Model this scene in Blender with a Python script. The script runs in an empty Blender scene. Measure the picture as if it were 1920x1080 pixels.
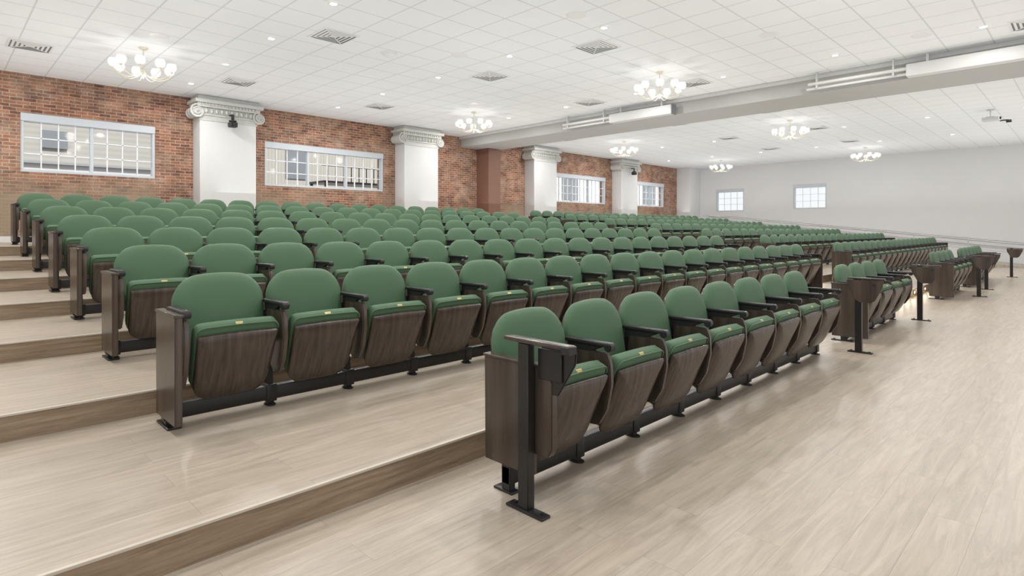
import bpy, bmesh, math, random
from mathutils import Vector, Matrix
random.seed(4)
scene = bpy.context.scene
COL = scene.collection
H = 1.29
CZ = 4.34          # ceiling height
BW = 14.8          # brick wall plane
WW = 27.6          # white wall plane
RISE = 0.148
ROWV = [2.19, 3.95, 5.5, 6.95, 8.4, 9.9, 11.35, 12.8]
STEPV = [2.45, 4.12, 5.72, 7.17, 8.62, 10.1, 11.55]
PITCH = 0.56

# ------------------------------------------------------------ materials
def new_mat(name):
    m = bpy.data.materials.new(name); m.use_nodes = True
    nt = m.node_tree
    return m, nt, nt.nodes['Principled BSDF']
def N(nt, t, **kw):
    n = nt.nodes.new(t)
    for k, v in kw.items(): setattr(n, k, v)
    return n
def L(nt, a, b): nt.links.new(a, b)
def simple(name, col, rough=0.5, metal=0.0, noise=0.06, scale=20, bump=0.0, coat=0.0, coords='Object', sheen=0.0):
    m, nt, b = new_mat(name)
    tc = N(nt, 'ShaderNodeTexCoord')
    no = N(nt, 'ShaderNodeTexNoise'); no.inputs['Scale'].default_value = scale
    L(nt, tc.outputs[coords], no.inputs['Vector'])
    mx = N(nt, 'ShaderNodeMix', data_type='RGBA')
    mx.inputs['A'].default_value = tuple(c*(1-noise) for c in col)+(1,)
    mx.inputs['B'].default_value = tuple(min(1, c*(1+noise)) for c in col)+(1,)
    L(nt, no.outputs['Fac'], mx.inputs['Factor']); L(nt, mx.outputs['Result'], b.inputs['Base Color'])
    b.inputs['Roughness'].default_value = rough; b.inputs['Metallic'].default_value = metal
    b.inputs['Coat Weight'].default_value = coat
    b.inputs['Sheen Weight'].default_value = sheen
    if bump:
        bp = N(nt, 'ShaderNodeBump'); bp.inputs['Strength'].default_value = bump; bp.inputs['Distance'].default_value = 0.01
        L(nt, no.outputs['Fac'], bp.inputs['Height']); L(nt, bp.outputs['Normal'], b.inputs['Normal'])
    return m
def emis(name, col, st, base=None):
    m, nt, b = new_mat(name)
    b.inputs['Base Color'].default_value = (base or col)+(1,)
    b.inputs['Emission Color'].default_value = col+(1,)
    b.inputs['Emission Strength'].default_value = st
    return m
def wood_grain(name, c1, c2, vec_scale, rough=0.45, planks=None, nscale=1.0, bump=0.05, lo=0.33, hi=0.66, dist=1.0, nrough=.66, detail=9):
    m, nt, b = new_mat(name)
    tc = N(nt, 'ShaderNodeTexCoord')
    mp = N(nt, 'ShaderNodeMapping'); mp.inputs['Scale'].default_value = vec_scale
    L(nt, tc.outputs['Object'], mp.inputs['Vector'])
    no = N(nt, 'ShaderNodeTexNoise'); no.inputs['Scale'].default_value = nscale
    no.inputs['Detail'].default_value = detail; no.inputs['Roughness'].default_value = nrough; no.inputs['Distortion'].default_value = dist
    vec = mp.outputs['Vector']
    if planks:
        br = N(nt, 'ShaderNodeTexBrick'); br.offset = 0.37; br.offset_frequency = 2
        br.inputs['Scale'].default_value = 1.0
        br.inputs['Brick Width'].default_value = planks[0]; br.inputs['Row Height'].default_value = planks[1]
        br.inputs['Mortar Size'].default_value = 0.0012; br.inputs['Mortar Smooth'].default_value = 0.2; br.inputs['Bias'].default_value = 0
        br.inputs['Color1'].default_value = (0, 0, 0, 1); br.inputs['Color2'].default_value = (1, 1, 1, 1)
        br.inputs['Mortar'].default_value = (0.5, 0.5, 0.5, 1)
        L(nt, tc.outputs['Object'], br.inputs['Vector'])
        ad = N(nt, 'ShaderNodeVectorMath', operation='MULTIPLY_ADD')
        L(nt, br.outputs['Color'], ad.inputs[0]); ad.inputs[1].default_value = (7, 3, 9); L(nt, mp.outputs['Vector'], ad.inputs[2])
        vec = ad.outputs['Vector']
    L(nt, vec, no.inputs['Vector'])
    cr = N(nt, 'ShaderNodeValToRGB')
    cr.color_ramp.elements[0].position = lo; cr.color_ramp.elements[0].color = c1+(1,)
    cr.color_ramp.elements[1].position = hi; cr.color_ramp.elements[1].color = c2+(1,)
    L(nt, no.outputs['Fac'], cr.inputs['Fac'])
    out = cr.outputs['Color']
    if planks:
        mr = N(nt, 'ShaderNodeMapRange'); mr.inputs['To Min'].default_value = 0.93; mr.inputs['To Max'].default_value = 1.035
        L(nt, br.outputs['Color'], mr.inputs['Value'])
        mm = N(nt, 'ShaderNodeVectorMath', operation='SCALE')
        L(nt, out, mm.inputs[0]); L(nt, mr.outputs['Result'], mm.inputs['Scale'])
        mo = N(nt, 'ShaderNodeMix', data_type='RGBA')
        mo.inputs['B'].default_value = tuple(c*0.68 for c in c1)+(1,)
        ml = N(nt, 'ShaderNodeMath', operation='MULTIPLY'); ml.inputs[1].default_value = 0.6
        L(nt, br.outputs['Fac'], ml.inputs[0])
        L(nt, ml.outputs[0], mo.inputs['Factor']); L(nt, mm.outputs['Vector'], mo.inputs['A'])
        out = mo.outputs['Result']
    L(nt, out, b.inputs['Base Color'])
    b.inputs['Roughness'].default_value = rough
    if bump:
        bp = N(nt, 'ShaderNodeBump'); bp.inputs['Strength'].default_value = bump; bp.inputs['Distance'].default_value = 0.004
        L(nt, no.outputs['Fac'], bp.inputs['Height']); L(nt, bp.outputs['Normal'], b.inputs['Normal'])
    return m

M_floor = wood_grain('pale_oak_plank', (0.325, 0.268, 0.205), (0.530, 0.460, 0.375), (2.0, 22, 5), rough=0.33, planks=(1.22, 0.18), lo=.27, hi=.68, dist=.8, nrough=.72)
M_riser = wood_grain('brown_oak_riser', (0.17, 0.115, 0.070), (0.40, 0.300, 0.200), (2.6, 26, 44), rough=0.5, lo=.3, hi=.7, dist=.6, nrough=.7)
M_wood = wood_grain('dark_walnut_laminate', (0.034, 0.025, 0.019), (0.098, 0.073, 0.056), (48, 14, 0.8), rough=0.27, lo=.25, hi=.76, dist=.25, nrough=.5, detail=4, bump=0)
M_green = simple('green_upholstery', (0.062, 0.132, 0.067), rough=0.62, noise=0.08, scale=260, bump=0.06, sheen=.05)
M_metal = simple('black_powder_coat', (0.016, 0.014, 0.013), rough=0.36, noise=0.15, scale=60)
M_plastic = simple('black_plastic', (0.018, 0.017, 0.017), rough=0.42, noise=0.1, scale=80)
M_tag = simple('brass_plate', (0.75, 0.55, 0.2), rough=0.35, metal=0.3)
M_alu = simple('aluminium_nosing', (0.60, 0.54, 0.46), rough=0.45, metal=0.3)
M_white = simple('white_painted_wall', (0.72, 0.72, 0.72), rough=0.85, noise=0.02, scale=3)
M_plaster = simple('pale_plaster', (0.64, 0.64, 0.63), rough=0.8, noise=0.03, scale=4, bump=0.05)
M_cap = simple('capital_plaster', (0.56, 0.56, 0.53), rough=0.75, noise=0.10, scale=14, bump=0.15)
M_beam = simple('beam_grey_paint', (0.42, 0.415, 0.40), rough=0.8, noise=0.03, scale=3)
M_brown = simple('brown_painted_column', (0.20, 0.098, 0.064), rough=0.6, noise=0.05, scale=4)
M_frame = simple('window_frame_white', (0.56, 0.60, 0.64), rough=0.45, noise=0.02)
M_muntin = simple('white_muntin', (0.86, 0.88, 0.90), rough=0.45, noise=0.02)
M_vent = simple('vent_white_metal', (0.80, 0.80, 0.80), rough=0.4, noise=0.02)
M_dark = simple('vent_dark_interior', (0.20, 0.20, 0.205), rough=0.8)
M_brass = simple('cream_gold_metal', (0.74, 0.69, 0.56), rough=0.4, metal=0.25)
M_shade = emis('opal_glass', (1.0, 0.99, 0.96), 0.50, (.60, .60, .60))
M_lens = emis('downlight_lens', (1.0, 0.98, 0.95), 14.0)
M_step = emis('step_light_lens', (1.0, 0.72, 0.38), 8.0)
M_screen = simple('screen_housing_white', (0.60, 0.60, 0.59), rough=0.5, noise=0.02)
M_steel = simple('brushed_rail', (0.55, 0.55, 0.55), rough=0.35, metal=0.3)

def ceiling_mat():
    m, nt, b = new_mat('acoustic_tile_grid')
    tc = N(nt, 'ShaderNodeTexCoord'); sp = N(nt, 'ShaderNodeSeparateXYZ'); L(nt, tc.outputs['Object'], sp.inputs[0])
    outs = []
    for ax, off in (('X', 0.23), ('Y', 0.09)):
        a = N(nt, 'ShaderNodeMath', operation='ADD'); a.inputs[1].default_value = 61+off; L(nt, sp.outputs[ax], a.inputs[0])
        d = N(nt, 'ShaderNodeMath', operation='DIVIDE'); d.inputs[1].default_value = 0.61; L(nt, a.outputs[0], d.inputs[0])
        f = N(nt, 'ShaderNodeMath', operation='FRACT'); L(nt, d.outputs[0], f.inputs[0])
        l = N(nt, 'ShaderNodeMath', operation='LESS_THAN'); l.inputs[1].default_value = 0.036; L(nt, f.outputs[0], l.inputs[0])
        outs.append(l)
    mx = N(nt, 'ShaderNodeMath', operation='MAXIMUM'); L(nt, outs[0].outputs[0], mx.inputs[0]); L(nt, outs[1].outputs[0], mx.inputs[1])
    no = N(nt, 'ShaderNodeTexNoise'); no.inputs['Scale'].default_value = 1.2; L(nt, tc.outputs['Object'], no.inputs['Vector'])
    c = N(nt, 'ShaderNodeMix', data_type='RGBA')
    c.inputs['A'].default_value = (0.83, 0.845, 0.86, 1); c.inputs['B'].default_value = (0.87, 0.885, 0.90, 1)
    L(nt, no.outputs['Fac'], c.inputs['Factor'])
    c2 = N(nt, 'ShaderNodeMix', data_type='RGBA'); c2.inputs['B'].default_value = (0.67, 0.68, 0.69, 1)
    L(nt, mx.outputs[0], c2.inputs['Factor']); L(nt, c.outputs['Result'], c2.inputs['A'])
    L(nt, c2.outputs['Result'], b.inputs['Base Color']); b.inputs['Roughness'].default_value = 0.9
    return m
M_ceil = ceiling_mat()

def brick_mat():
    m, nt, b = new_mat('old_red_brick')
    tc = N(nt, 'ShaderNodeTexCoord'); sp = N(nt, 'ShaderNodeSeparateXYZ'); L(nt, tc.outputs['Object'], sp.inputs[0])
    ad = N(nt, 'ShaderNodeMath', operation='ADD'); L(nt, sp.outputs['X'], ad.inputs[0]); L(nt, sp.outputs['Y'], ad.inputs[1])
    cb = N(nt, 'ShaderNodeCombineXYZ'); L(nt, ad.outputs[0], cb.inputs['X']); L(nt, sp.outputs['Z'], cb.inputs['Y'])
    wob = N(nt, 'ShaderNodeTexNoise'); wob.inputs['Scale'].default_value = 9; L(nt, cb.outputs[0], wob.inputs['Vector'])
    va = N(nt, 'ShaderNodeVectorMath', operation='MULTIPLY_ADD'); va.inputs[1].default_value = (0.025, 0.025, 0); L(nt, wob.outputs['Color'], va.inputs[0]); L(nt, cb.outputs[0], va.inputs[2])
    br = N(nt, 'ShaderNodeTexBrick'); br.inputs['Scale'].default_value = 1
    br.inputs['Brick Width'].default_value = 0.205; br.inputs['Row Height'].default_value = 0.068
    br.inputs['Mortar Size'].default_value = 0.0085; br.inputs['Mortar Smooth'].default_value = 0.35
    br.inputs['Color1'].default_value = (0.175, 0.064, 0.040, 1); br.inputs['Color2'].default_value = (0.40, 0.168, 0.092, 1)
    br.inputs['Mortar'].default_value = (0.43, 0.37, 0.30, 1)
    L(nt, va.outputs[0], br.inputs['Vector'])
    n1 = N(nt, 'ShaderNodeTexNoise'); n1.inputs['Scale'].default_value = 1.3; n1.inputs['Detail'].default_value = 11; n1.inputs['Roughness'].default_value = 0.80
    L(nt, cb.outputs[0], n1.inputs['Vector'])
    r1 = N(nt, 'ShaderNodeValToRGB'); r1.color_ramp.elements[0].position = 0.46; r1.color_ramp.elements[0].color = (0, 0, 0, 1)
    r1.color_ramp.elements[1].position = 0.68; r1.color_ramp.elements[1].color = (0.8, 0.8, 0.8, 1)
    L(nt, n1.outputs['Fac'], r1.inputs['Fac'])
    mx = N(nt, 'ShaderNodeMix', data_type='RGBA'); mx.inputs['B'].default_value = (0.48, 0.36, 0.26, 1)
    L(nt, r1.outputs['Color'], mx.inputs['Factor']); L(nt, br.outputs['Color'], mx.inputs['A'])
    n4 = N(nt, 'ShaderNodeTexNoise'); n4.inputs['Scale'].default_value = 3.5; n4.inputs['Detail'].default_value = 6
    L(nt, cb.outputs[0], n4.inputs['Vector'])
    r4 = N(nt, 'ShaderNodeMapRange'); r4.inputs['From Min'].default_value = .35; r4.inputs['From Max'].default_value = .62; r4.inputs['To Min'].default_value = .66; r4.inputs['To Max'].default_value = 1.08
    L(nt, n4.outputs['Fac'], r4.inputs['Value'])
    sc = N(nt, 'ShaderNodeVectorMath', operation='SCALE'); L(nt, mx.outputs['Result'], sc.inputs[0]); L(nt, r4.outputs['Result'], sc.inputs['Scale'])
    mr = N(nt, 'ShaderNodeMapRange'); mr.inputs['From Min'].default_value = 2.45; mr.inputs['From Max'].default_value = 1.9
    L(nt, sp.outputs['Z'], mr.inputs['Value'])
    n2 = N(nt, 'ShaderNodeTexNoise'); n2.inputs['Scale'].default_value = 0.8; n2.inputs['Detail'].default_value = 6; L(nt, cb.outputs[0], n2.inputs['Vector'])
    r2 = N(nt, 'ShaderNodeValToRGB'); r2.color_ramp.elements[0].position = 0.46; r2.color_ramp.elements[1].position = 0.56
    L(nt, n2.outputs['Fac'], r2.inputs['Fac'])
    mu = N(nt, 'ShaderNodeMath', operation='MULTIPLY'); L(nt, mr.outputs['Result'], mu.inputs[0]); L(nt, r2.outputs['Color'], mu.inputs[1])
    mu2 = N(nt, 'ShaderNodeMath', operation='MULTIPLY'); mu2.inputs[1].default_value = 0.8; L(nt, mu.outputs[0], mu2.inputs[0])
    m3 = N(nt, 'ShaderNodeMix', data_type='RGBA'); m3.inputs['B'].default_value = (0.36, 0.28, 0.20, 1)
    L(nt, mu2.outputs[0], m3.inputs['Factor']); L(nt, sc.outputs['Vector'], m3.inputs['A'])
    L(nt, m3.outputs['Result'], b.inputs['Base Color']); b.inputs['Roughness'].default_value = 0.9
    bp = N(nt, 'ShaderNodeBump'); bp.invert = True; bp.inputs['Strength'].default_value = 0.6; bp.inputs['Distance'].default_value = 0.01
    L(nt, br.outputs['Fac'], bp.inputs['Height']); L(nt, bp.outputs['Normal'], b.inputs['Normal'])
    return m
M_brick = brick_mat()

def glass_mat():
    m = bpy.data.materials.new('window_glass'); m.use_nodes = True; nt = m.node_tree; nt.nodes.clear()
    o = N(nt, 'ShaderNodeOutputMaterial'); t = N(nt, 'ShaderNodeBsdfTransparent'); g = N(nt, 'ShaderNodeBsdfGlossy')
    g.inputs['Roughness'].default_value = 0.05; mx = N(nt, 'ShaderNodeMixShader'); mx.inputs[0].default_value = 0.01
    L(nt, t.outputs[0], mx.inputs[1]); L(nt, g.outputs[0], mx.inputs[2]); L(nt, mx.outputs[0], o.inputs[0])
    return m
M_glass = glass_mat()
def siding_mat(name, c1, c2, period, axis='X'):
    m, nt, b = new_mat(name)
    tc = N(nt, 'ShaderNodeTexCoord'); w = N(nt, 'ShaderNodeTexWave'); w.bands_direction = axis
    w.inputs['Scale'].default_value = 0.314/period; w.inputs['Distortion'].default_value = 0
    L(nt, tc.outputs['Object'], w.inputs['Vector'])
    mx = N(nt, 'ShaderNodeMix', data_type='RGBA'); mx.inputs['A'].default_value = c1+(1,); mx.inputs['B'].default_value = c2+(1,)
    L(nt, w.outputs['Fac'], mx.inputs['Factor']); L(nt, mx.outputs['Result'], b.inputs['Base Color']); b.inputs['Roughness'].default_value = 0.8
    return m
M_siding = siding_mat('grey_beige_siding', (0.36, 0.355, 0.33), (0.41, 0.40, 0.375), 0.16, 'Z')
M_sidingv = siding_mat('grey_corrugated_siding', (0.38, 0.365, 0.33), (0.44, 0.425, 0.39), 0.12)
M_siding2 = simple('pale_stucco', (0.58, 0.59, 0.60), rough=0.9, noise=0.08, scale=1)
M_extwin = simple('dark_exterior_window', (0.20, 0.22, 0.24), rough=0.3)
M_pipe = simple('grey_galvanised_steel', (0.30, 0.31, 0.32), rough=0.5)
M_ground = simple('asphalt', (0.35, 0.35, 0.34), rough=0.9)

# ------------------------------------------------------------ mesh builder
class B:
    def __init__(self): self.bm = bmesh.new(); self.mats = []
    def mi(self, mat):
        if mat not in self.mats: self.mats.append(mat)
        return self.mats.index(mat)
    def add(self, p, mat, M=None):
        i = self.mi(mat)
        if M is not None: bmesh.ops.transform(p, matrix=M, verts=p.verts)
        bmesh.ops.recalc_face_normals(p, faces=p.faces)
        for f in p.faces: f.material_index = i; f.smooth = True
        me = bpy.data.meshes.new('tmp'); p.to_mesh(me); p.free(); self.bm.from_mesh(me); bpy.data.meshes.remove(me)
    def box(self, x0, x1, y0, y1, z0, z1, mat, bev=0.0, seg=2, M=None):
        p = bmesh.new(); bmesh.ops.create_cube(p, size=1)
        for v in p.verts: v.co = Vector((x0+(v.co.x+.5)*(x1-x0), y0+(v.co.y+.5)*(y1-y0), z0+(v.co.z+.5)*(z1-z0)))
        if bev: bmesh.ops.bevel(p, geom=p.edges[:], offset=bev, segments=seg, affect='EDGES', profile=0.5)
        self.add(p, mat, M)
    def cyl(self, c, r, h, mat, axis='Z', seg=20, r2=None, bev=0.0, M=None):
        p = bmesh.new(); bmesh.ops.create_cone(p, cap_ends=True, segments=seg, radius1=r, radius2=r if r2 is None else r2, depth=h)
        if bev:
            es = [e for e in p.edges if abs(e.verts[0].co.z-e.verts[1].co.z) < 1e-6]
            bmesh.ops.bevel(p, geom=es, offset=bev, segments=2, affect='EDGES')
        R = {'Z': Matrix(), 'X': Matrix.Rotation(math.pi/2, 4, 'Y'), 'Y': Matrix.Rotation(math.pi/2, 4, 'X')}[axis]
        T = Matrix.Translation(c) @ R
        if M is not None: T = M @ T
        self.add(p, mat, T)
    def sph(self, c, r, mat, sc=(1, 1, 1), u=12, v=8):
        p = bmesh.new(); bmesh.ops.create_uvsphere(p, u_segments=u, v_segments=v, radius=r)
        self.add(p, mat, Matrix.Translation(c) @ Matrix.Diagonal((*sc, 1)))
    def prism(self, pts, x0, x1, mat, bev=0.0, axis='X', M=None):
        p = bmesh.new()
        if axis == 'X': f = lambda a, b_, t: (t, a, b_)
        elif axis == 'Y': f = lambda a, b_, t: (a, t, b_)
        else: f = lambda a, b_, t: (a, b_, t)
        va = [p.verts.new(f(a, b_, x0)) for a, b_ in pts]; vb = [p.verts.new(f(a, b_, x1)) for a, b_ in pts]
        n = len(pts); p.faces.new(va); p.faces.new(vb[::-1])
        for i in range(n): p.faces.new((va[i], vb[i], vb[(i+1) % n], va[(i+1) % n]))
        bmesh.ops.recalc_face_normals(p, faces=p.faces)
        if bev: bmesh.ops.bevel(p, geom=p.edges[:], offset=bev, segments=2, affect='EDGES')
        self.add(p, mat, M)
    def pillow(self, pts, h, rings, mat, M=None):
        p = bmesh.new(); w = max(abs(a) for a, _ in pts); rr = []
        for ins, y in rings:
            sx = 1-ins/w; sz = 1-ins/(h/2)
            rr.append([p.verts.new((a*sx, y, h/2+(b_-h/2)*sz)) for a, b_ in pts])
        n = len(pts); p.faces.new(rr[0]); p.faces.new(rr[-1][::-1])
        for r0, r1 in zip(rr, rr[1:]):
            for i in range(n): p.faces.new((r0[i], r1[i], r1[(i+1) % n], r0[(i+1) % n]))
        self.add(p, mat, M)
    def lathe(self, prof, mat, seg=16, M=None):
        p = bmesh.new(); rr = []
        for r, z in prof: rr.append([p.verts.new((r*math.cos(2*math.pi*i/seg), r*math.sin(2*math.pi*i/seg), z)) for i in range(seg)])
        for a, b_ in zip(rr, rr[1:]):
            for i in range(seg): p.faces.new((a[i], a[(i+1) % seg], b_[(i+1) % seg], b_[i]))
        self.add(p, mat, M)
    def tube(self, path, rad, mat, seg=8, M=None):
        p = bmesh.new(); rr = []; n = len(path)
        rads = rad if isinstance(rad, (list, tuple)) else [rad]*n
        for i, c in enumerate(path):
            c = Vector(c); t = (Vector(path[min(i+1, n-1)])-Vector(path[max(i-1, 0)])).normalized()
            a = t.orthogonal().normalized() if i == 0 else (pa - t*pa.dot(t)).normalized()
            pa = a; b_ = t.cross(a)
            rr.append([p.verts.new(c+rads[i]*(math.cos(2*math.pi*k/seg)*a+math.sin(2*math.pi*k/seg)*b_)) for k in range(seg)])
        p.faces.new(rr[0]); p.faces.new(rr[-1][::-1])
        for a, b_ in zip(rr, rr[1:]):
            for k in range(seg): p.faces.new((a[k], a[(k+1) % seg], b_[(k+1) % seg], b_[k]))
        self.add(p, mat, M)
    def merge(self, mesh, M=None):
        for s in mesh.materials: self.mi(s)
        remap = [self.mats.index(s) for s in mesh.materials]
        p = bmesh.new(); p.from_mesh(mesh)
        if M is not None: bmesh.ops.transform(p, matrix=M, verts=p.verts)
        for f in p.faces: f.material_index = remap[f.material_index]
        me = bpy.data.meshes.new('tmp'); p.to_mesh(me); p.free(); self.bm.from_mesh(me); bpy.data.meshes.remove(me)
    def mesh(self, name, sharp=38):
        me = bpy.data.meshes.new(name); self.bm.to_mesh(me); self.bm.free()
        for m in self.mats: me.materials.append(m)
        me.set_sharp_from_angle(angle=math.radians(sharp))
        return me

def obj(name, mesh, loc=(0, 0, 0), parent=None, label=None, cat=None, group=None, kind=None, rot=None):
    o = bpy.data.objects.new(name, mesh); COL.objects.link(o)
    o.location = loc
    if rot: o.rotation_euler = rot
    if parent is not None: o.parent = parent
    if label: o['label'] = label
    if cat: o['category'] = cat
    if group: o['group'] = group
    if kind: o['kind'] = kind
    return o

def rrect(w, h, rt, rb, crown=0.0, taper=1.0, n=6):
    pts = []
    def arc(cx, cz, r, a0):
        for i in range(n+1):
            a = a0+math.pi/2*i/n; pts.append((cx+r*math.cos(a), cz+r*math.sin(a)))
    arc(w-rb, rb, rb, -math.pi/2); arc(w-rt, h-rt, rt, 0)
    for i in range(1, 6): pts.append(((w-rt)*(1-2*i/6), h))
    arc(-w+rt, h-rt, rt, math.pi/2); arc(-w+rb, rb, rb, math.pi)
    out = []
    for x, z in pts:
        t = z/h; out.append((x*(taper+(1-taper)*t), z+crown*(1-(x/w)**2)*t))
    return out

# ------------------------------------------------------------ chair part meshes
def T(x=0, y=0, z=0): return Matrix.Translation((x, y, z))
def RX(a): return Matrix.Rotation(math.radians(a), 4, 'X')

def mk_chair_parts():
    P = {}
    t = 0.085; h = 0.44
    M = T(0, 0.035, 0.40) @ RX(-11)
    b = B(); out = rrect(0.273, h, 0.145, 0.06, crown=0.036, taper=0.96, n=8)
    b.pillow(out, h, [(.19, -t/2-.016), (.12, -t/2-.013), (.06, -t/2-.006), (.026, -t/2+.004), (.008, -t/2+.018), (0, -.008), (.003, .012), (.02, .024)], M_green, M)
    P['backrest'] = b.mesh('backrest', 60)
    b = B(); out = rrect(0.258, h-0.03, 0.125, 0.05, crown=0.03, taper=0.95, n=6)
    b.pillow(out, h-0.03, [(0, .014), (.0, .032), (.01, .042), (.05, .047)], M_wood, M @ T(0, 0, .012))
    P['back_shell'] = b.mesh('back_shell')
    # folded seat
    MS = T(0, -0.040, 0.188) @ RX(23)
    b = B(); hs = 0.448; out = rrect(0.240, hs, 0.045, 0.10, crown=0.006, taper=0.92, n=5)
    b.pillow(out, hs, [(.05, -.046), (.012, -.042), (0, -.032), (.001, .0), (0, .012), (.018, .036), (.05, .048), (.10, .052)], M_green, MS)
    b2 = [(a*0.985, -.044, z-.004) for a, z in out if z > hs*0.30]
    b.tube(b2, 0.0045, M_green, 6, MS)
    P['seat_cushion'] = b.mesh('seat_cushion', 60)
    b = B(); hp = 0.430; out = rrect(0.228, hp, 0.010, 0.110, crown=0.006, taper=0.93, n=8)
    b.pillow(out, hp, [(.15, -.056), (.11, -.053), (.07, -.048), (.035, -.040), (.010, -.029), (0, -.020), (0, -.008), (.02, .0)], M_wood, MS @ T(0, -.044, -.030))
    P['seat_panel'] = b.mesh('seat_panel', 50)
    b = B(); b.box(-.021, .021, -.003, .003, -.009, .009, M_tag, .002, 1, MS @ T(0, -.030, hs+.003) @ RX(-56))
    P['seat_tag'] = b.mesh('seat_tag')
    # side standard
    b = B(); b.box(-.025, .025, -.245, .065, .664, .688, M_plastic, .009, 2)
    b.cyl((0, -.228, .665), .024, .046, M_plastic, 'X', 16, bev=.004)
    b.prism([(-.20, .666), (.05, .666), (.05, .61), (-.10, .625)], -.014, .014, M_plastic, .004)
    P['armrest'] = b.mesh('armrest')
    b = B(); b.prism([(-.215, .635), (.015, .635), (.035, .50), (.02, .38), (-.03, .29), (-.09, .235), (-.16, .24), (-.215, .33), (-.245, .47), (-.240, .58)], -.018, .018, M_wood, .007)
    P['side_panel'] = b.mesh('side_panel')
    b = B(); b.prism([(-.025, .06), (.035, .06), (.07, .30), (.10, .60), (.03, .62), (.01, .32)], -.018, .018, M_metal, .003)
    b.box(-.034, .034, -.037, .037, .026, .138, M_metal, .006, 2)
    b.box(-.020, .020, -.022, .022, .006, .04, M_metal, .003, 1)
    b.prism([(.034*math.cos(a), .055*math.sin(a)) for a in [2*math.pi*i/16 for i in range(16)]], .0, .010, M_metal, .004, axis='Z')
    P['leg'] = b.mesh('leg')
    b = B(); b.prism([(-.25, .055), (.12, .055), (.125, .66), (-.25, .66)], -.020, .020, M_wood, .004)
    b.box(-.025, .025, -.256, .131, .655, .672, M_wood, .003, 1)
    P['end_panel'] = b.mesh('end_panel')
    b = B(); b.prism([(-.20, .145), (.12, .145), (.125, .66), (-.28, .66), (-.325, .60), (-.325, .30), (-.30, .255), (-.20, .255)], -.020, .020, M_wood, .004)
    b.box(-.025, .025, -.286, .131, .655, .670, M_wood, .003, 1)
    P['end_panel_deep'] = b.mesh('end_panel')
    b = B(); b.box(-.038, .038, -.10, .13, 0, .013, M_metal, .005, 2); b.box(-.028, .028, -.03, .03, .01, .14, M_metal, .004, 1)
    for yy in (-.075, .105): b.cyl((0, yy, .016), .009, .010, M_metal, seg=8)
    P['end_foot'] = b.mesh('end_foot')
    b = B(); b.box(-.028, .028, -.05, .08, 0, .012, M_metal, .005, 2); b.box(-.020, .020, -.03, .03, .01, .20, M_metal, .004, 1)
    P['end_foot_small'] = b.mesh('end_foot')
    return P
P = mk_chair_parts()
EX = 0.322
def joined_chair(kind):
    b = B()
    for k in ('backrest', 'back_shell', 'seat_cushion', 'seat_panel'): b.merge(P[k])
    for k in ('armrest', 'side_panel', 'leg'): b.merge(P[k], T(.28, 0, 0))
    if kind == 'first':
        for k in ('armrest', 'side_panel', 'leg'): b.merge(P[k], T(-.28, 0, 0))
        b.merge(P['end_panel'], T(-EX, 0, 0)); b.merge(P['end_foot'], T(-EX+.02, 0, 0))
    if kind == 'last': b.merge(P['end_panel'], T(EX, 0, 0)); b.merge(P['end_foot'], T(EX-.02, 0, 0))
    return b.mesh('auditorium_chair_'+kind, 45)
J = {k: joined_chair(k) for k in ('mid', 'first', 'last')}

LAB = {'mid': 'green upholstered tip-up auditorium chair with dark walnut seat panel',
       'first': 'green upholstered tip-up chair with dark walnut aisle end panel',
       'deep': 'green tip-up chair with deep walnut end panel beside folding desk',
       'last': 'green tip-up auditorium chair with walnut panel closing the row end'}
def chair(x, y, z, kind, detail, group):
    if not detail:
        return obj('auditorium_chair', J[kind], (x, y, z), None, LAB[kind], 'chair', group)
    r = obj('auditorium_chair', None, (x, y, z), None, LAB[kind], 'chair', group); r.empty_display_size = 0.1
    for k in ('backrest', 'back_shell', 'seat_cushion', 'seat_panel', 'seat_tag'): obj(k, P[k], (0, 0, 0), r)
    for k in ('armrest', 'side_panel', 'leg'): obj(k, P[k], (.28, 0, 0), r)
    if kind == 'first':
        for k in ('armrest', 'side_panel', 'leg'): obj(k, P[k], (-.28, 0, 0), r)
        obj('end_panel', P['end_panel'], (-EX, 0, 0), r); obj('end_foot', P['end_foot'], (-EX+.02, 0, 0), r)
    if kind == 'deep':
        obj('end_panel', P['end_panel_deep'], (-.277, 0, 0), r); obj('end_foot', P['end_foot_small'], (-.25, 0, 0), r)
    if kind == 'last':
        obj('end_panel', P['end_panel'], (EX, 0, 0), r); obj('end_foot', P['end_foot'], (EX-.02, 0, 0), r)
    return r
def row(ri, u1, n, detail, group, first='first', last='last'):
    y = ROWV[ri]-0.15; z = ri*RISE
    for i in range(n):
        kind = first if i == 0 else (last if i == n-1 else 'mid')
        chair(u1+i*PITCH, y, z, kind, detail, group)
    b = B(); x0 = u1-(.27 if first == 'deep' else .34); x1 = u1+(n-1)*PITCH+.34
    b.box(x0-u1, x1-u1, -.029, .029, .038, .128, M_metal, .006, 2)
    obj('mounting_rail', b.mesh('mounting_rail'), (u1, y, z), None, 'black steel floor rail carrying a row of chairs', 'rail', 'rails under chair rows')

row(0, 2.265, 8, True, 'front row chairs', 'deep', 'mid')
row(0, 7.78, 4, True, 'front row chairs', 'first', 'mid')
row(0, 13.45, 4, False, 'front row chairs', 'first', 'mid')
row(0, 16.7, 6, False, 'front row chairs', 'first', 'mid')
for ri in range(1, 8):
    row(ri, 1.285, 19, ri <= 3, 'near block of tiered chairs')
    row(ri, 13.85, 20, False, 'far block of tiered chairs')

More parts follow.
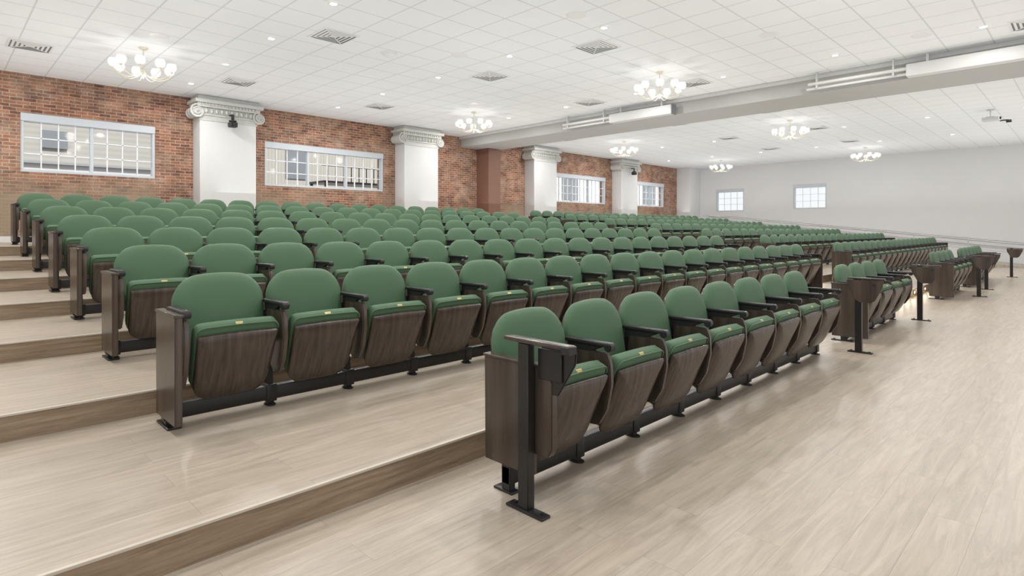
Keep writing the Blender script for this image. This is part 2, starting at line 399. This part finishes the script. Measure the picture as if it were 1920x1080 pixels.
# ------------------------------------------------------------ folding tablet desks
def tablet_desk(x, y, side, lab, small=False):
    r = obj('tablet_desk', None, (x, y, 0), None, lab, 'folding desk', 'folding desks along the front row'); r.empty_display_size = .1
    b = B(); b.box(-.024, .024, -.032, .032, .012, .768, M_metal, .004, 1)
    obj('post', b.mesh('post'), (0, 0, 0), r)
    b = B(); b.box(-.036, .024, -.13, .10, 0, .013, M_metal, .005, 2)
    for yy in (-.10, .07): b.cyl((0, yy, .016), .009, .010, M_metal, seg=8)
    obj('foot_plate', b.mesh('foot_plate'), (0, 0, 0), r)
    b = B()
    if small: b.box(-.028, .028, -.27, .12, .770, .790, M_wood, .005, 2); b.box(-.030, .030, -.275, -.23, .75, .788, M_metal, .004, 1)
    else: b.box(-.026, .026, -.24, .10, .768, .786, M_wood, .005, 2)
    obj('desk_arm', b.mesh('desk_arm'), (0, 0, 0), r)
    b = B(); s = side
    if small: pts = [(-.265, .758), (-.060, .758), (-.055, .64), (-.12, .545), (-.16, .545), (-.258, .70)]
    else: pts = [(-.235, .762), (.10, .762), (.095, .70), (.02, .555), (-.02, .53), (-.12, .53), (-.16, .555), (-.228, .70)]
    x0, x1 = s*.036, s*(.048 if small else .052)
    b.prism(pts, min(x0, x1), max(x0, x1), M_metal if small else M_wood, .004)
    obj('writing_tablet', b.mesh('writing_tablet'), (0, 0, 0), r)
    b = B(); b.box(min(s*.024, s*.038), max(s*.024, s*.038), -.19, -.05, .61, .75, M_metal, .003, 1)
    b.cyl((s*.052, -.15, .72), .012, .012, M_metal, 'X', 10)
    obj('hinge_bracket', b.mesh('hinge_bracket'), (0, 0, 0), r)
    return r
tablet_desk(1.937, 1.845, 1, 'black post with folded writing tablet at front row end', True)
tablet_desk(6.88, 1.74, -1, 'freestanding black post with folded walnut writing tablet')
tablet_desk(9.93, 1.74, -1, 'freestanding black post with folded walnut writing tablet')
tablet_desk(14.2, 1.55, -1, 'freestanding black post with folded walnut writing tablet')
tablet_desk(16.0, 1.62, -1, 'freestanding black post with folded walnut writing tablet')
tablet_desk(20.6, 1.56, -1, 'freestanding black post with folded walnut writing tablet')

# ------------------------------------------------------------ floor
def floor_obj():
    bm = bmesh.new(); U0, U1 = -5.0, 25.5
    def quad(pts, mi):
        f = bm.faces.new([bm.verts.new(p) for p in pts]); f.material_index = mi
    quad([(U0, -6, 0), (WW, -6, 0), (WW, STEPV[0], 0), (U0, STEPV[0], 0)], 0)
    quad([(U1, STEPV[0], 0), (WW, STEPV[0], 0), (WW, BW, 0), (U1, BW, 0)], 0)
    for i, v in enumerate(STEPV):
        z0 = i*RISE; z1 = z0+RISE; v1 = STEPV[i+1] if i < 6 else BW
        quad([(U0, v, z0), (U1, v, z0), (U1, v, z1), (U0, v, z1)], 1)
        quad([(U0, v, z1), (U1, v, z1), (U1, v1, z1), (U0, v1, z1)], 0)
        quad([(U1, v, 0), (U1, v1, 0), (U1, v1, z1), (U1, v, z1)], 1)
    me = bpy.data.meshes.new('floor'); bm.to_mesh(me); bm.free(); me.materials.append(M_floor); me.materials.append(M_riser)
    obj('floor', me, kind='structure', label='pale oak plank floor rising in low brown-edged tiers', cat='floor')
floor_obj()
for i, v in enumerate(STEPV):
    b = B(); z = (i+1)*RISE
    b.box(-5, 25.5, v-.007, v+.012, z-.010, z+.003, M_alu, .002, 1)
    obj('trim_%d' % (i+1), b.mesh('trim'), kind='structure', label='slim metal nosing on a seating tier edge', cat='stair nosing')
b = B(); b.prism([(1.2, 0.0), (12.6, 7*RISE), (BW-.01, 7*RISE), (BW-.01, -.02), (1.2, -.02)], 25.70, WW-.02, M_floor)
obj('access_ramp', b.mesh('access_ramp'), label='pale wood sloping access ramp along the white wall', cat='ramp', kind='structure')

# ------------------------------------------------------------ walls
def wall_grid(name, a0, a1, z0, z1, holes, mat, plane, axis, thick, label):
    xs = sorted(set([a0, a1]+[h[0] for h in holes]+[h[1] for h in holes])); zs = sorted(set([z0, z1]+[h[2] for h in holes]+[h[3] for h in holes]))
    bm = bmesh.new(); cache = {}
    def V(a, t, z):
        p = (a, plane+t, z) if axis == 'X' else (plane+t, a, z)
        k = tuple(round(c, 4) for c in p)
        if k not in cache: cache[k] = bm.verts.new(p)
        return cache[k]
    def solid(i, j):
        if i < 0 or j < 0 or i >= len(xs)-1 or j >= len(zs)-1: return False
        cx = (xs[i]+xs[i+1])/2; cz = (zs[j]+zs[j+1])/2
        return not any(h[0] < cx < h[1] and h[2] < cz < h[3] for h in holes)
    for i in range(len(xs)-1):
        for j in range(len(zs)-1):
            if not solid(i, j): continue
            x, X, z, Z = xs[i], xs[i+1], zs[j], zs[j+1]
            for t in (0, thick): bm.faces.new([V(x, t, z), V(X, t, z), V(X, t, Z), V(x, t, Z)])
            if not solid(i-1, j): bm.faces.new([V(x, 0, z), V(x, thick, z), V(x, thick, Z), V(x, 0, Z)])
            if not solid(i+1, j): bm.faces.new([V(X, 0, z), V(X, thick, z), V(X, thick, Z), V(X, 0, Z)])
            if not solid(i, j-1): bm.faces.new([V(x, 0, z), V(x, thick, z), V(X, thick, z), V(X, 0, z)])
            if not solid(i, j+1): bm.faces.new([V(x, 0, Z), V(x, thick, Z), V(X, thick, Z), V(X, 0, Z)])
    bmesh.ops.recalc_face_normals(bm, faces=bm.faces)
    me = bpy.data.meshes.new(name); bm.to_mesh(me); bm.free(); me.materials.append(mat)
    return obj(name, me, kind='structure', label=label, cat='wall')
WB = [(1.235, 3.55, 2.42, 3.58, 2), (5.97, 9.45, 2.40, 3.52, 3), (17.2, 20.5, 2.36, 3.50, 3), (22.95, 25.3, 2.36, 3.50, 2)]
WS = [(11.86, 13.25, 2.16, 3.26, 1), (8.22, 9.6, 2.20, 3.30, 1)]
wall_grid('wall_back', -5, WW+.3, -.02, CZ, [w[:4] for w in WB], M_brick, BW, 'X', .35, 'old red brick wall with white-framed windows')
wall_grid('wall_side', -6, BW, -.02, CZ, [w[:4] for w in WS], M_white, WW, 'Y', .3, 'smooth white painted wall with two small windows')
def window(n, a0, a1, z0, z1, sash, plane, axis, lab, cols):
    b = B()
    def bx(x0, x1, t0, t1, z_0, z_1, mat=M_frame, bev=.004):
        if axis == 'X': b.box(x0, x1, t0, t1, z_0, z_1, mat, bev, 1)
        else: b.box(t0, t1, x0, x1, z_0, z_1, mat, bev, 1)
    w = a1-a0; h = z1-z0; f = .055; hd = .10
    bx(0, w, -.03, .12, 0, f); bx(0, w, -.05, .12, h-f-hd, h); bx(0, f, -.03, .12, f, h-f-hd); bx(w-f, w, -.03, .12, f, h-f-hd)
    sw = (w-2*f)/sash; g0, g1 = f, h-f-hd
    for s in range(sash):
        x0 = f+s*sw
        if s: bx(x0-.03, x0+.03, .0, .11, g0, g1)
        for c in range(1, cols): bx(x0+sw*c/cols-.009, x0+sw*c/cols+.009, .03, .075, g0, g1, M_muntin, 0)
        for r in range(1, 3):
            zz = g0+(g1-g0)*r/3; bx(x0, x0+sw, .03, .075, zz-.009, zz+.009, M_muntin, 0)
    loc = (a0, plane+.06, z0) if axis == 'X' else (plane+.06, a0, z0)
    o = obj('window_%d' % n, b.mesh('window'), loc, kind='structure', label=lab, cat='window')
    g = B()
    if axis == 'X': g.box(f, w-f, .058, .064, g0, g1, M_glass)
    else: g.box(.058, .064, f, w-f, g0, g1, M_glass)
    obj('window_glass', g.mesh('window_glass'), (0, 0, 0), o)
for i, w in enumerate(WB): window(i+1, *w[:5], BW, 'X', 'pale grey framed multi-pane window set in red brick', 4)
for i, w in enumerate(WS): window(i+5, *w[:5], WW, 'Y', 'small white multi-pane window in white wall', 4)
b = B(); b.box(-5, WW, BW-.02, BW, 7*RISE, 7*RISE+.12, M_white, .004, 1)
obj('baseboard_back', b.mesh('baseboard'), kind='structure', label='low white baseboard under the brick wall', cat='baseboard')
b = B(); b.box(-5, WW+.3, -6, BW+.35, CZ, CZ+.15, M_ceil)
obj('ceiling', b.mesh('ceiling'), kind='structure', label='white suspended acoustic tile ceiling', cat='ceiling')
b = B(); b.box(12.4, 13.7, -6, BW, CZ-.35, CZ-.001, M_beam, .01, 1); b.box(12.32, 12.41, -6, BW, CZ-.08, CZ-.001, M_screen, .006, 1)
obj('ceiling_beam', b.mesh('ceiling_beam'), label='long grey boxed beam crossing below the tile ceiling', cat='beam', kind='structure')
b = B(); b.box(13.1, 13.65, 14.2, BW-.002, 7*RISE, CZ-.352, M_brown, .01, 1); b.box(13.07, 13.68, 14.17, BW-.002, 7*RISE, 7*RISE+.14, M_brown, .006, 1)
obj('brown_column', b.mesh('brown_column'), label='square brown painted column under the grey beam', cat='column')
b = B(); b.box(26.5, WW-.002, 14.1, BW-.002, 7*RISE+.001, CZ-.002, M_white, .006, 1)
obj('corner_pillar', b.mesh('corner_pillar'), label='plain white boxed pillar in the room corner', cat='column')

# ------------------------------------------------------------ pilasters
PW, PD = 1.25, .5
def pil_meshes():
    zb = 7*RISE; D = PD-.006
    b = B(); b.box(0, PW, 0, D, zb, 3.80, M_plaster, .01, 1); b.box(-.03, PW+.03, -.03, D, zb, zb+.15, M_plaster, .006, 1)
    shaft = b.mesh('shaft')
    b = B()
    b.box(-.02, PW+.02, -.02, D, 3.77, 3.80, M_cap, .010, 2)
    b.box(.0, PW, .0, D, 3.80, 3.89, M_cap)
    b.box(-.03, PW+.03, -.04, D, 3.89, 3.92, M_cap, .010, 2)
    b.box(-.01, PW+.01, -.01, D, 3.92, 4.07, M_cap, .01, 1)
    n = 10
    for i in range(n):
        x = .13+(PW-.26)*i/(n-1)
        b.sph((x, -.015, 3.995), .045, M_cap, (.9, .8, 1.3), 10, 6)
        if i < n-1: b.box(x+.048, x+.062, -.040, -.005, 3.93, 4.06, M_cap, .003, 1)
    for i in range(3): b.sph((-.015, .12+i*.13, 3.995), .045, M_cap, (.8, .9, 1.3), 10, 6)
    b.box(-.07, PW+.07, -.07, D, 4.07, 4.105, M_cap, .004, 1)
    for i in range(17): b.box(.0+(PW-.05)*i/16, .05+(PW-.05)*i/16-.012, -.10, -.06, 4.108, 4.155, M_cap, .004, 1)
    for i in range(5): b.box(-.10, -.06, .02+i*.09, .07+i*.09, 4.108, 4.155, M_cap, .004, 1)
    b.box(-.07, PW+.07, -.07, D, 4.10, 4.16, M_cap, .004, 1)
    b.box(-.13, PW+.13, -.14, D, 4.16, 4.235, M_cap, .005, 1)
    b.box(-.05, PW+.05, -.05, D, 4.235, CZ-.003, M_cap, .01, 1)
    capm = b.mesh('capital')
    vs = []
    for s in (-1, 1):
        b = B(); b.cyl((0, .21, 0), .115, .50, M_cap, 'Y', 28, bev=.01)
        path = []; rd = []
        for i in range(70):
            t = i/69; a = s*(math.pi/2 + t*2*math.pi*2.2); r = .138*(1-t)**.9+.016
            path.append((r*math.cos(a), -.055, r*math.sin(a)*s)); rd.append(.019*(1-.55*t))
        b.tube(path, rd, M_cap, 7); b.sph((0, -.060, 0), .024, M_cap)
        for yy in (.08, .22, .36): b.cyl((0, yy, 0), .127, .035, M_cap, 'Y', 24, bev=.008)
        vs.append(b.mesh('volute'))
    return shaft, capm, vs
SH, CP, VO = pil_meshes()
for u in (4.31, 9.83, 15.44, 20.93):
    r = obj('pilaster', None, (u, BW-PD, 0), None, 'pale plaster pilaster with scrolled ionic capital against brick', 'column', 'pilasters on the brick wall')
    obj('shaft', SH, (0, 0, 0), r); c = obj('capital', CP, (0, 0, 0), r)
    obj('volute', VO[0], (-.06, 0, 3.96), c); obj('volute', VO[1], (PW+.06, 0, 3.96), c)

def wall_cam(x, z):
    r = obj('security_camera', None, (x, BW-PD, z), None, 'small black camera mounted on pilaster capital', 'camera', 'cameras on pilasters')
    b = B(); b.box(-.04, .04, -.20, -.06, .12, .15, M_plastic, .006, 1); b.box(-.03, .03, -.22, -.18, .02, .15, M_plastic, .006, 1); b.cyl((0, -.20, -.005), .085, .03, M_plastic, seg=20, bev=.006)
    obj('bracket', b.mesh('bracket'), (0, 0, 0), r)
    b = B(); b.box(-.09, .09, -.29, -.11, -.15, -.03, M_plastic, .03, 3); b.cyl((0, -.295, -.09), .045, .05, M_metal, 'Y', 18, bev=.006)
    obj('camera_body', b.mesh('camera_body'), (0, 0, 0), r)
wall_cam(4.95, 3.80); wall_cam(21.6, 3.80)

# ------------------------------------------------------------ ceiling fixtures
def vent_mesh():
    b = B(); s = .298
    def ring(r0, r1, z0, z1, mat):
        pts = [(-1, -1), (1, -1), (1, 1), (-1, 1)]
        p = bmesh.new(); A = [p.verts.new((x*r0, y*r0, z0)) for x, y in pts]; C = [p.verts.new((x*r1, y*r1, z1)) for x, y in pts]
        for i in range(4): p.faces.new((A[i], A[(i+1) % 4], C[(i+1) % 4], C[i]))
        b.add(p, mat)
    ring(s, s-.035, -.006, -.010, M_vent); ring(s, s, 0, -.006, M_vent)
    for i in range(4):
        r = s-.058-i*.060; ring(r, r-.034, -.006, -.010, M_vent)
    b.box(-.288, .288, -.288, .288, -.004, -.002, M_dark)
    for a in (45, -45): b.box(-.38, .38, -.006, .006, -.012, -.006, M_vent, 0, 1, Matrix.Rotation(math.radians(a), 4, 'Z'))
    return b.mesh('ceiling_vent', 20)
VM = vent_mesh()
vents = [(1.17, 12.5), (4.5, 8.48), (4.5, 12.5), (7.87, 5.87), (7.87, 8.5), (7.87, 12.5), (11.2, 5.87), (11.2, 8.55), (11.5, .60), (15.2, 5.87), (15.2, 8.5), (15.2, 12.6), (18.8, 5.87), (18.8, 8.6), (22.4, 5.9), (22.4, 8.6)]
for x, y in vents: obj('ceiling_vent', VM, (x, y, CZ-.001), None, 'square white louvred air diffuser in ceiling tile', 'vent', 'ceiling air vents')
b = B(); b.lathe([(.045, -.002), (.050, -.008), (.078, -.010), (.084, -.001)], M_vent, 24); RL = b.mesh('light_trim')
b = B(); b.cyl((0, 0, -.004), .052, .004, M_lens, seg=20); LN = b.mesh('light_lens')
for u in (.2, 3.85, 7.2, 11.2, 15.3, 19.2, 23.2):
    for j in range(7):
        v = 1.17+2.03*j
        r = obj('recessed_light', RL, (u, v, CZ), None, 'small round recessed ceiling downlight, lit', 'downlight', 'recessed downlights')
        obj('light_lens', LN, (0, 0, 0), r)
        ld = bpy.data.lights.get('downlight') or bpy.data.lights.new('downlight', 'AREA')
        ld.shape = 'DISK'; ld.size = .14; ld.energy = 29; ld.color = (1, .98, .95)
        lo = bpy.data.objects.new('downlight_lamp', ld); COL.objects.link(lo); lo.parent = r; lo.location = (0, 0, -.02)
b = B(); b.lathe([(.0, -.012), (.11, -.012), (.135, -.009), (.15, -.001)], M_vent, 28); SPK = b.mesh('ceiling_speaker')
for x, y in [(2.54, 10.4), (6.55, 7.85), (6.5, 5.2), (11.0, 1.9), (9.3, 3.6), (9.3, 10.6)]:
    obj('ceiling_speaker', SPK, (x, y, CZ), None, 'round flat white ceiling speaker grille', 'speaker', 'ceiling speakers')
b = B(); b.lathe([(0, -.075), (.06, -.072), (.085, -.05), (.09, -.03), (.13, -.025), (.14, -.001)], M_vent, 28)
obj('smoke_detector', b.mesh('smoke_detector'), (5.6, 8.6, CZ), None, 'white round smoke detector dome on ceiling', 'smoke detector')

# chandeliers
b = B(); b.lathe([(0, 0), (.07, -.001), (.07, -.012), (.045, -.03), (.012, -.04), (0, -.04)], M_brass, 20); CAN = b.mesh('canopy')
b = B(); b.lathe([(0, -.03), (.009, -.03), (.009, -.36), (.025, -.38), (.035, -.41), (.038, -.44), (.025, -.47), (.010, -.49), (.014, -.505), (0, -.52)], M_brass, 14)
b.lathe([(0.01, -.155), (.045, -.163), (.048, -.168), (.01, -.176)], M_brass, 14); STM = b.mesh('stem')
AR = .42
b = B(); path = []
for i in range(13):
    t = i/12; path.append((.025+(AR-.025)*t, 0, -.43-.085*math.sin(t*math.pi*.95)+.02*t))
b.tube(path, .0065, M_brass, 8); b.lathe([(0, -.410), (.015, -.405), (.030, -.385), (.026, -.372), (0, -.368)], M_brass, 12, T(AR, 0, 0)); ARM = b.mesh('arm')
b = B(); b.lathe([(.0, -.38), (.03, -.378), (.055, -.360), (.071, -.332), (.077, -.300), (.073, -.272), (.062, -.252), (.064, -.242)], M_shade, 16, T(AR, 0, 0)); SHD = b.mesh('glass_shade', 80)
for (x, y) in [(2.53, 11.3), (10.0, 11.4), (17.0, 11.5), (24.6, 11.6), (10.0, 5.95), (17.0, 6.0), (24.6, 6.0)]:
    r = obj('chandelier', None, (x, y, CZ), None, 'cream metal chandelier with nine lit opal glass shades', 'chandelier', 'chandeliers on the ceiling')
    obj('canopy', CAN, (0, 0, 0), r); obj('stem', STM, (0, 0, 0), r)
    for i in range(9):
        a = 2*math.pi*i/9+.2
        obj('arm', ARM, (0, 0, 0), r, rot=(0, 0, a)); obj('glass_shade', SHD, (0, 0, 0), r, rot=(0, 0, a))
    ld = bpy.data.lights.get('chandelier_bulb') or bpy.data.lights.new('chandelier_bulb', 'POINT')
    ld.energy = 9; ld.shadow_soft_size = .10; ld.color = (1, .97, .92)
    lo = bpy.data.objects.new('chandelier_lamp', ld); COL.objects.link(lo); lo.parent = r; lo.location = (0, 0, -.66)

def housing(y0, y1, ym, lab):
    r = obj('projection_screen', None, (12.2, (y0+y1)/2, CZ-.20), None, lab, 'projector screen', 'retracted projection screens')
    c = (y0+y1)/2
    b = B(); b.box(-.10, .10, y0-c, ym-c, -.17, .05, M_screen, .02, 2); b.box(-.105, .105, y0-c-.015, y0-c+.005, -.18, .06, M_dark, .003, 1)
    for yy in (y0+.3, ym-.3): b.box(-.02, .02, yy-c-.02, yy-c+.02, .04, .198, M_screen)
    obj('housing', b.mesh('housing'), (0, 0, 0), r)
    b = B(); b.cyl((-.04, (ym+y1)/2-c, -.02), .03, y1-ym, M_screen, 'Y', 14); b.cyl((.03, (ym+y1)/2-c, -.10), .025, y1-ym+.1, M_screen, 'Y', 14)
    for yy in (ym+.2, y1-.15): b.box(-.05, .04, yy-c-.012, yy-c+.012, -.11, .198, M_screen)
    obj('roller', b.mesh('roller'), (0, 0, 0), r)
housing(6.9, 10.2, 8.65, 'white retracted projection screen housing along the beam')
housing(.2, 3.95, 2.33, 'white retracted projection screen housing along the beam')

r = obj('projector', None, (19.1, 1.85, CZ), None, 'white ceiling projector hanging on short pole', 'projector')
b = B(); b.cyl((0, 0, -.09), .018, .18, M_screen, seg=10); b.cyl((0, 0, -.01), .08, .018, M_screen); b.box(-.09, .09, -.09, .09, -.20, -.18, M_screen, .004, 1); obj('mount', b.mesh('mount'), (0, 0, 0), r)
b = B(); b.box(-.14, .14, -.18, .17, -.29, -.20, M_screen, .02, 2); b.cyl((-.07, -.19, -.245), .035, .05, M_plastic, 'Y', 16); obj('projector_body', b.mesh('projector_body'), (0, 0, 0), r)
b = B(); b.box(.10, .17, -.40, -.29, -.35, -.28, M_plastic, .012, 2); b.box(.12, .15, -.33, -.16, -.30, -.27, M_plastic); obj('tracking_camera', b.mesh('tracking_camera'), (0, 0, 0), r, label='small black camera beside projector')

b = B(); xx = WW-.10
for dz, x in ((0, xx), (-.20, xx)):
    b.tube([(x, 13.6, 1.93+dz), (x, 12.6, 1.92+dz), (x, 1.5, .78+dz), (x, .9, .78+dz)], .020, M_steel, 10)
for i in range(8):
    y = 1.6+i*1.6; z = .78+(y-1.5)/11.1*1.14
    b.box(xx-.01, WW-.001, y-.01, y+.01, z-.03, z-.012, M_steel); b.box(xx-.01, WW-.001, y-.01, y+.01, z-.23, z-.212, M_steel)
obj('wall_handrail', b.mesh('wall_handrail'), label='double pale metal handrail sloping along the white wall', cat='handrail')
b = B(); x = 25.60
b.tube([(x, 12.9, 1.93), (x, 12.6, 1.92), (x, 1.5, .78)], .020, M_steel, 10)
b.tube([(x, 12.9, 1.63), (x, 12.6, 1.62), (x, 1.5, .48)], .014, M_steel, 8)
for i in range(8):
    y = 1.5+i*1.585; z = .78+(y-1.5)/11.1*1.14
    b.cyl((x, y, z/2), .018, z, M_steel, seg=10)
obj('ramp_guardrail', b.mesh('ramp_guardrail'), label='pale metal guardrail on posts beside the ramp', cat='handrail')

b = B(); b.box(-.05, .05, -.012, 0, -.035, .035, M_metal, .003, 1); SLB = b.mesh('step_light')
b = B(); b.box(-.038, .038, -.016, -.010, -.018, .018, M_step); SLL = b.mesh('light_lens')
for (ri, us) in ((0, (11.9, 12.4, 12.9, 13.4, 13.9, 14.4)), (1, (12.3, 12.75, 13.2)), (2, (12.4, 12.75, 13.1)), (3, (12.6, 13.0)), (4, (12.8,))):
    for u in us:
        r = obj('step_light', SLB, (u, STEPV[ri]-.001, ri*RISE+.075), None, 'small warm step light set in brown tier riser', 'step light', 'step lights in aisle risers')
        obj('light_lens', SLL, (0, 0, 0), r)
        ld = bpy.data.lights.get('step_bulb') or bpy.data.lights.new('step_bulb', 'POINT')
        ld.energy = .55; ld.color = (1, .78, .50); ld.shadow_soft_size = .03
        lo = bpy.data.objects.new('step_lamp', ld); COL.objects.link(lo); lo.parent = r; lo.location = (0, -.09, 0)

# ------------------------------------------------------------ exterior
b = B(); b.box(-12, 8.2, 21, 22, -1, 4.6, M_siding); b.box(8.2, 14.5, 21.4, 22, -1, 5.2, M_sidingv); b.box(-12, 8.3, 20.9, 22.1, 4.4, 4.55, M_siding2); b.box(-12, 5.2, 20.95, 21, -1, 3.15, M_siding2)
for x in (2.2, 5.0): b.box(x, x+.6, 20.93, 21.01, 3.6, 4.1, M_extwin)
b.box(-12, 8.2, 20.85, 20.95, 3.14, 3.20, M_pipe); b.box(5.6, 5.70, 20.8, 20.92, -1, 4.6, M_pipe)
b.box(9.4, 10.3, 21.36, 21.41, 3.2, 4.4, M_extwin)
obj('neighbouring_building', b.mesh('neighbouring_building'), label='grey beige sided building outside the windows', cat='building')
b = B(); b.box(19, 48, 24, 25, -1, 5.2, M_siding2)
for x in (24, 28.5, 33, 38): b.box(x, x+1.6, 23.96, 24.01, 3.2, 4.6, M_extwin)
obj('neighbouring_building', b.mesh('neighbouring_building'), label='pale stucco building with dark windows outside', cat='building')
b = B()
for i in range(13):
    x = 9.6+i*.30; b.box(x-.012, x+.012, 18.5, 18.53, 2.95, 3.5, M_metal)
b.box(9.4, 13.4, 18.48, 18.56, 3.46, 3.50, M_metal); b.box(9.4, 13.4, 18.4, 19.6, 2.88, 2.95, M_metal)
for x in (9.5, 13.2):
    for y in (18.44, 19.5): b.box(x-.04, x+.04, y-.04, y+.04, -1, 2.9, M_metal)
obj('exterior_landing', b.mesh('exterior_landing'), label='black metal stair landing with railing outside window', cat='staircase')
b = B(); b.box(-30, 60, BW+.4, 60, -1.1, -1, M_ground)
obj('outdoor_ground', b.mesh('outdoor_ground'), label='grey asphalt yard outside the brick wall', cat='ground')
sun = bpy.data.lights.new('sun', 'SUN'); sun.energy = 5.0; sun.angle = .01; sun.color = (1, .98, .94)
so = bpy.data.objects.new('sun', sun); COL.objects.link(so); so.rotation_euler = (math.radians(38), 0, math.radians(8)); so.location = (5, -20, 30)

# added fill lights without fixtures, facing up to brighten the ceiling
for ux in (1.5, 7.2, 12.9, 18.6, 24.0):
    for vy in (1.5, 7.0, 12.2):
        ld = bpy.data.lights.get('added_ceiling_fill') or bpy.data.lights.new('added_ceiling_fill', 'AREA')
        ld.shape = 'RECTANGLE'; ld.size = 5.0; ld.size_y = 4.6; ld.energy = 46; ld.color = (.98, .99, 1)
        lo = bpy.data.objects.new('added_ceiling_fill', ld); COL.objects.link(lo); lo.location = (ux, vy, 2.15); lo.rotation_euler = (math.pi, 0, 0)

# ------------------------------------------------------------ world & camera
w = bpy.data.worlds.new('World'); scene.world = w; w.use_nodes = True
bg = w.node_tree.nodes['Background']; bg.inputs[0].default_value = (0.94, 0.97, 1.0, 1); bg.inputs[1].default_value = 1.0
cam = bpy.data.cameras.new('Camera'); co = bpy.data.objects.new('Camera', cam); COL.objects.link(co)
co.location = (0, 0, H); co.rotation_euler = (math.pi/2, 0, -math.pi/4)
cam.sensor_width = 36; cam.lens = 36*1090/1920; cam.shift_y = -110/1920; cam.clip_end = 200
scene.camera = co
scene.view_settings.view_transform = 'Standard'
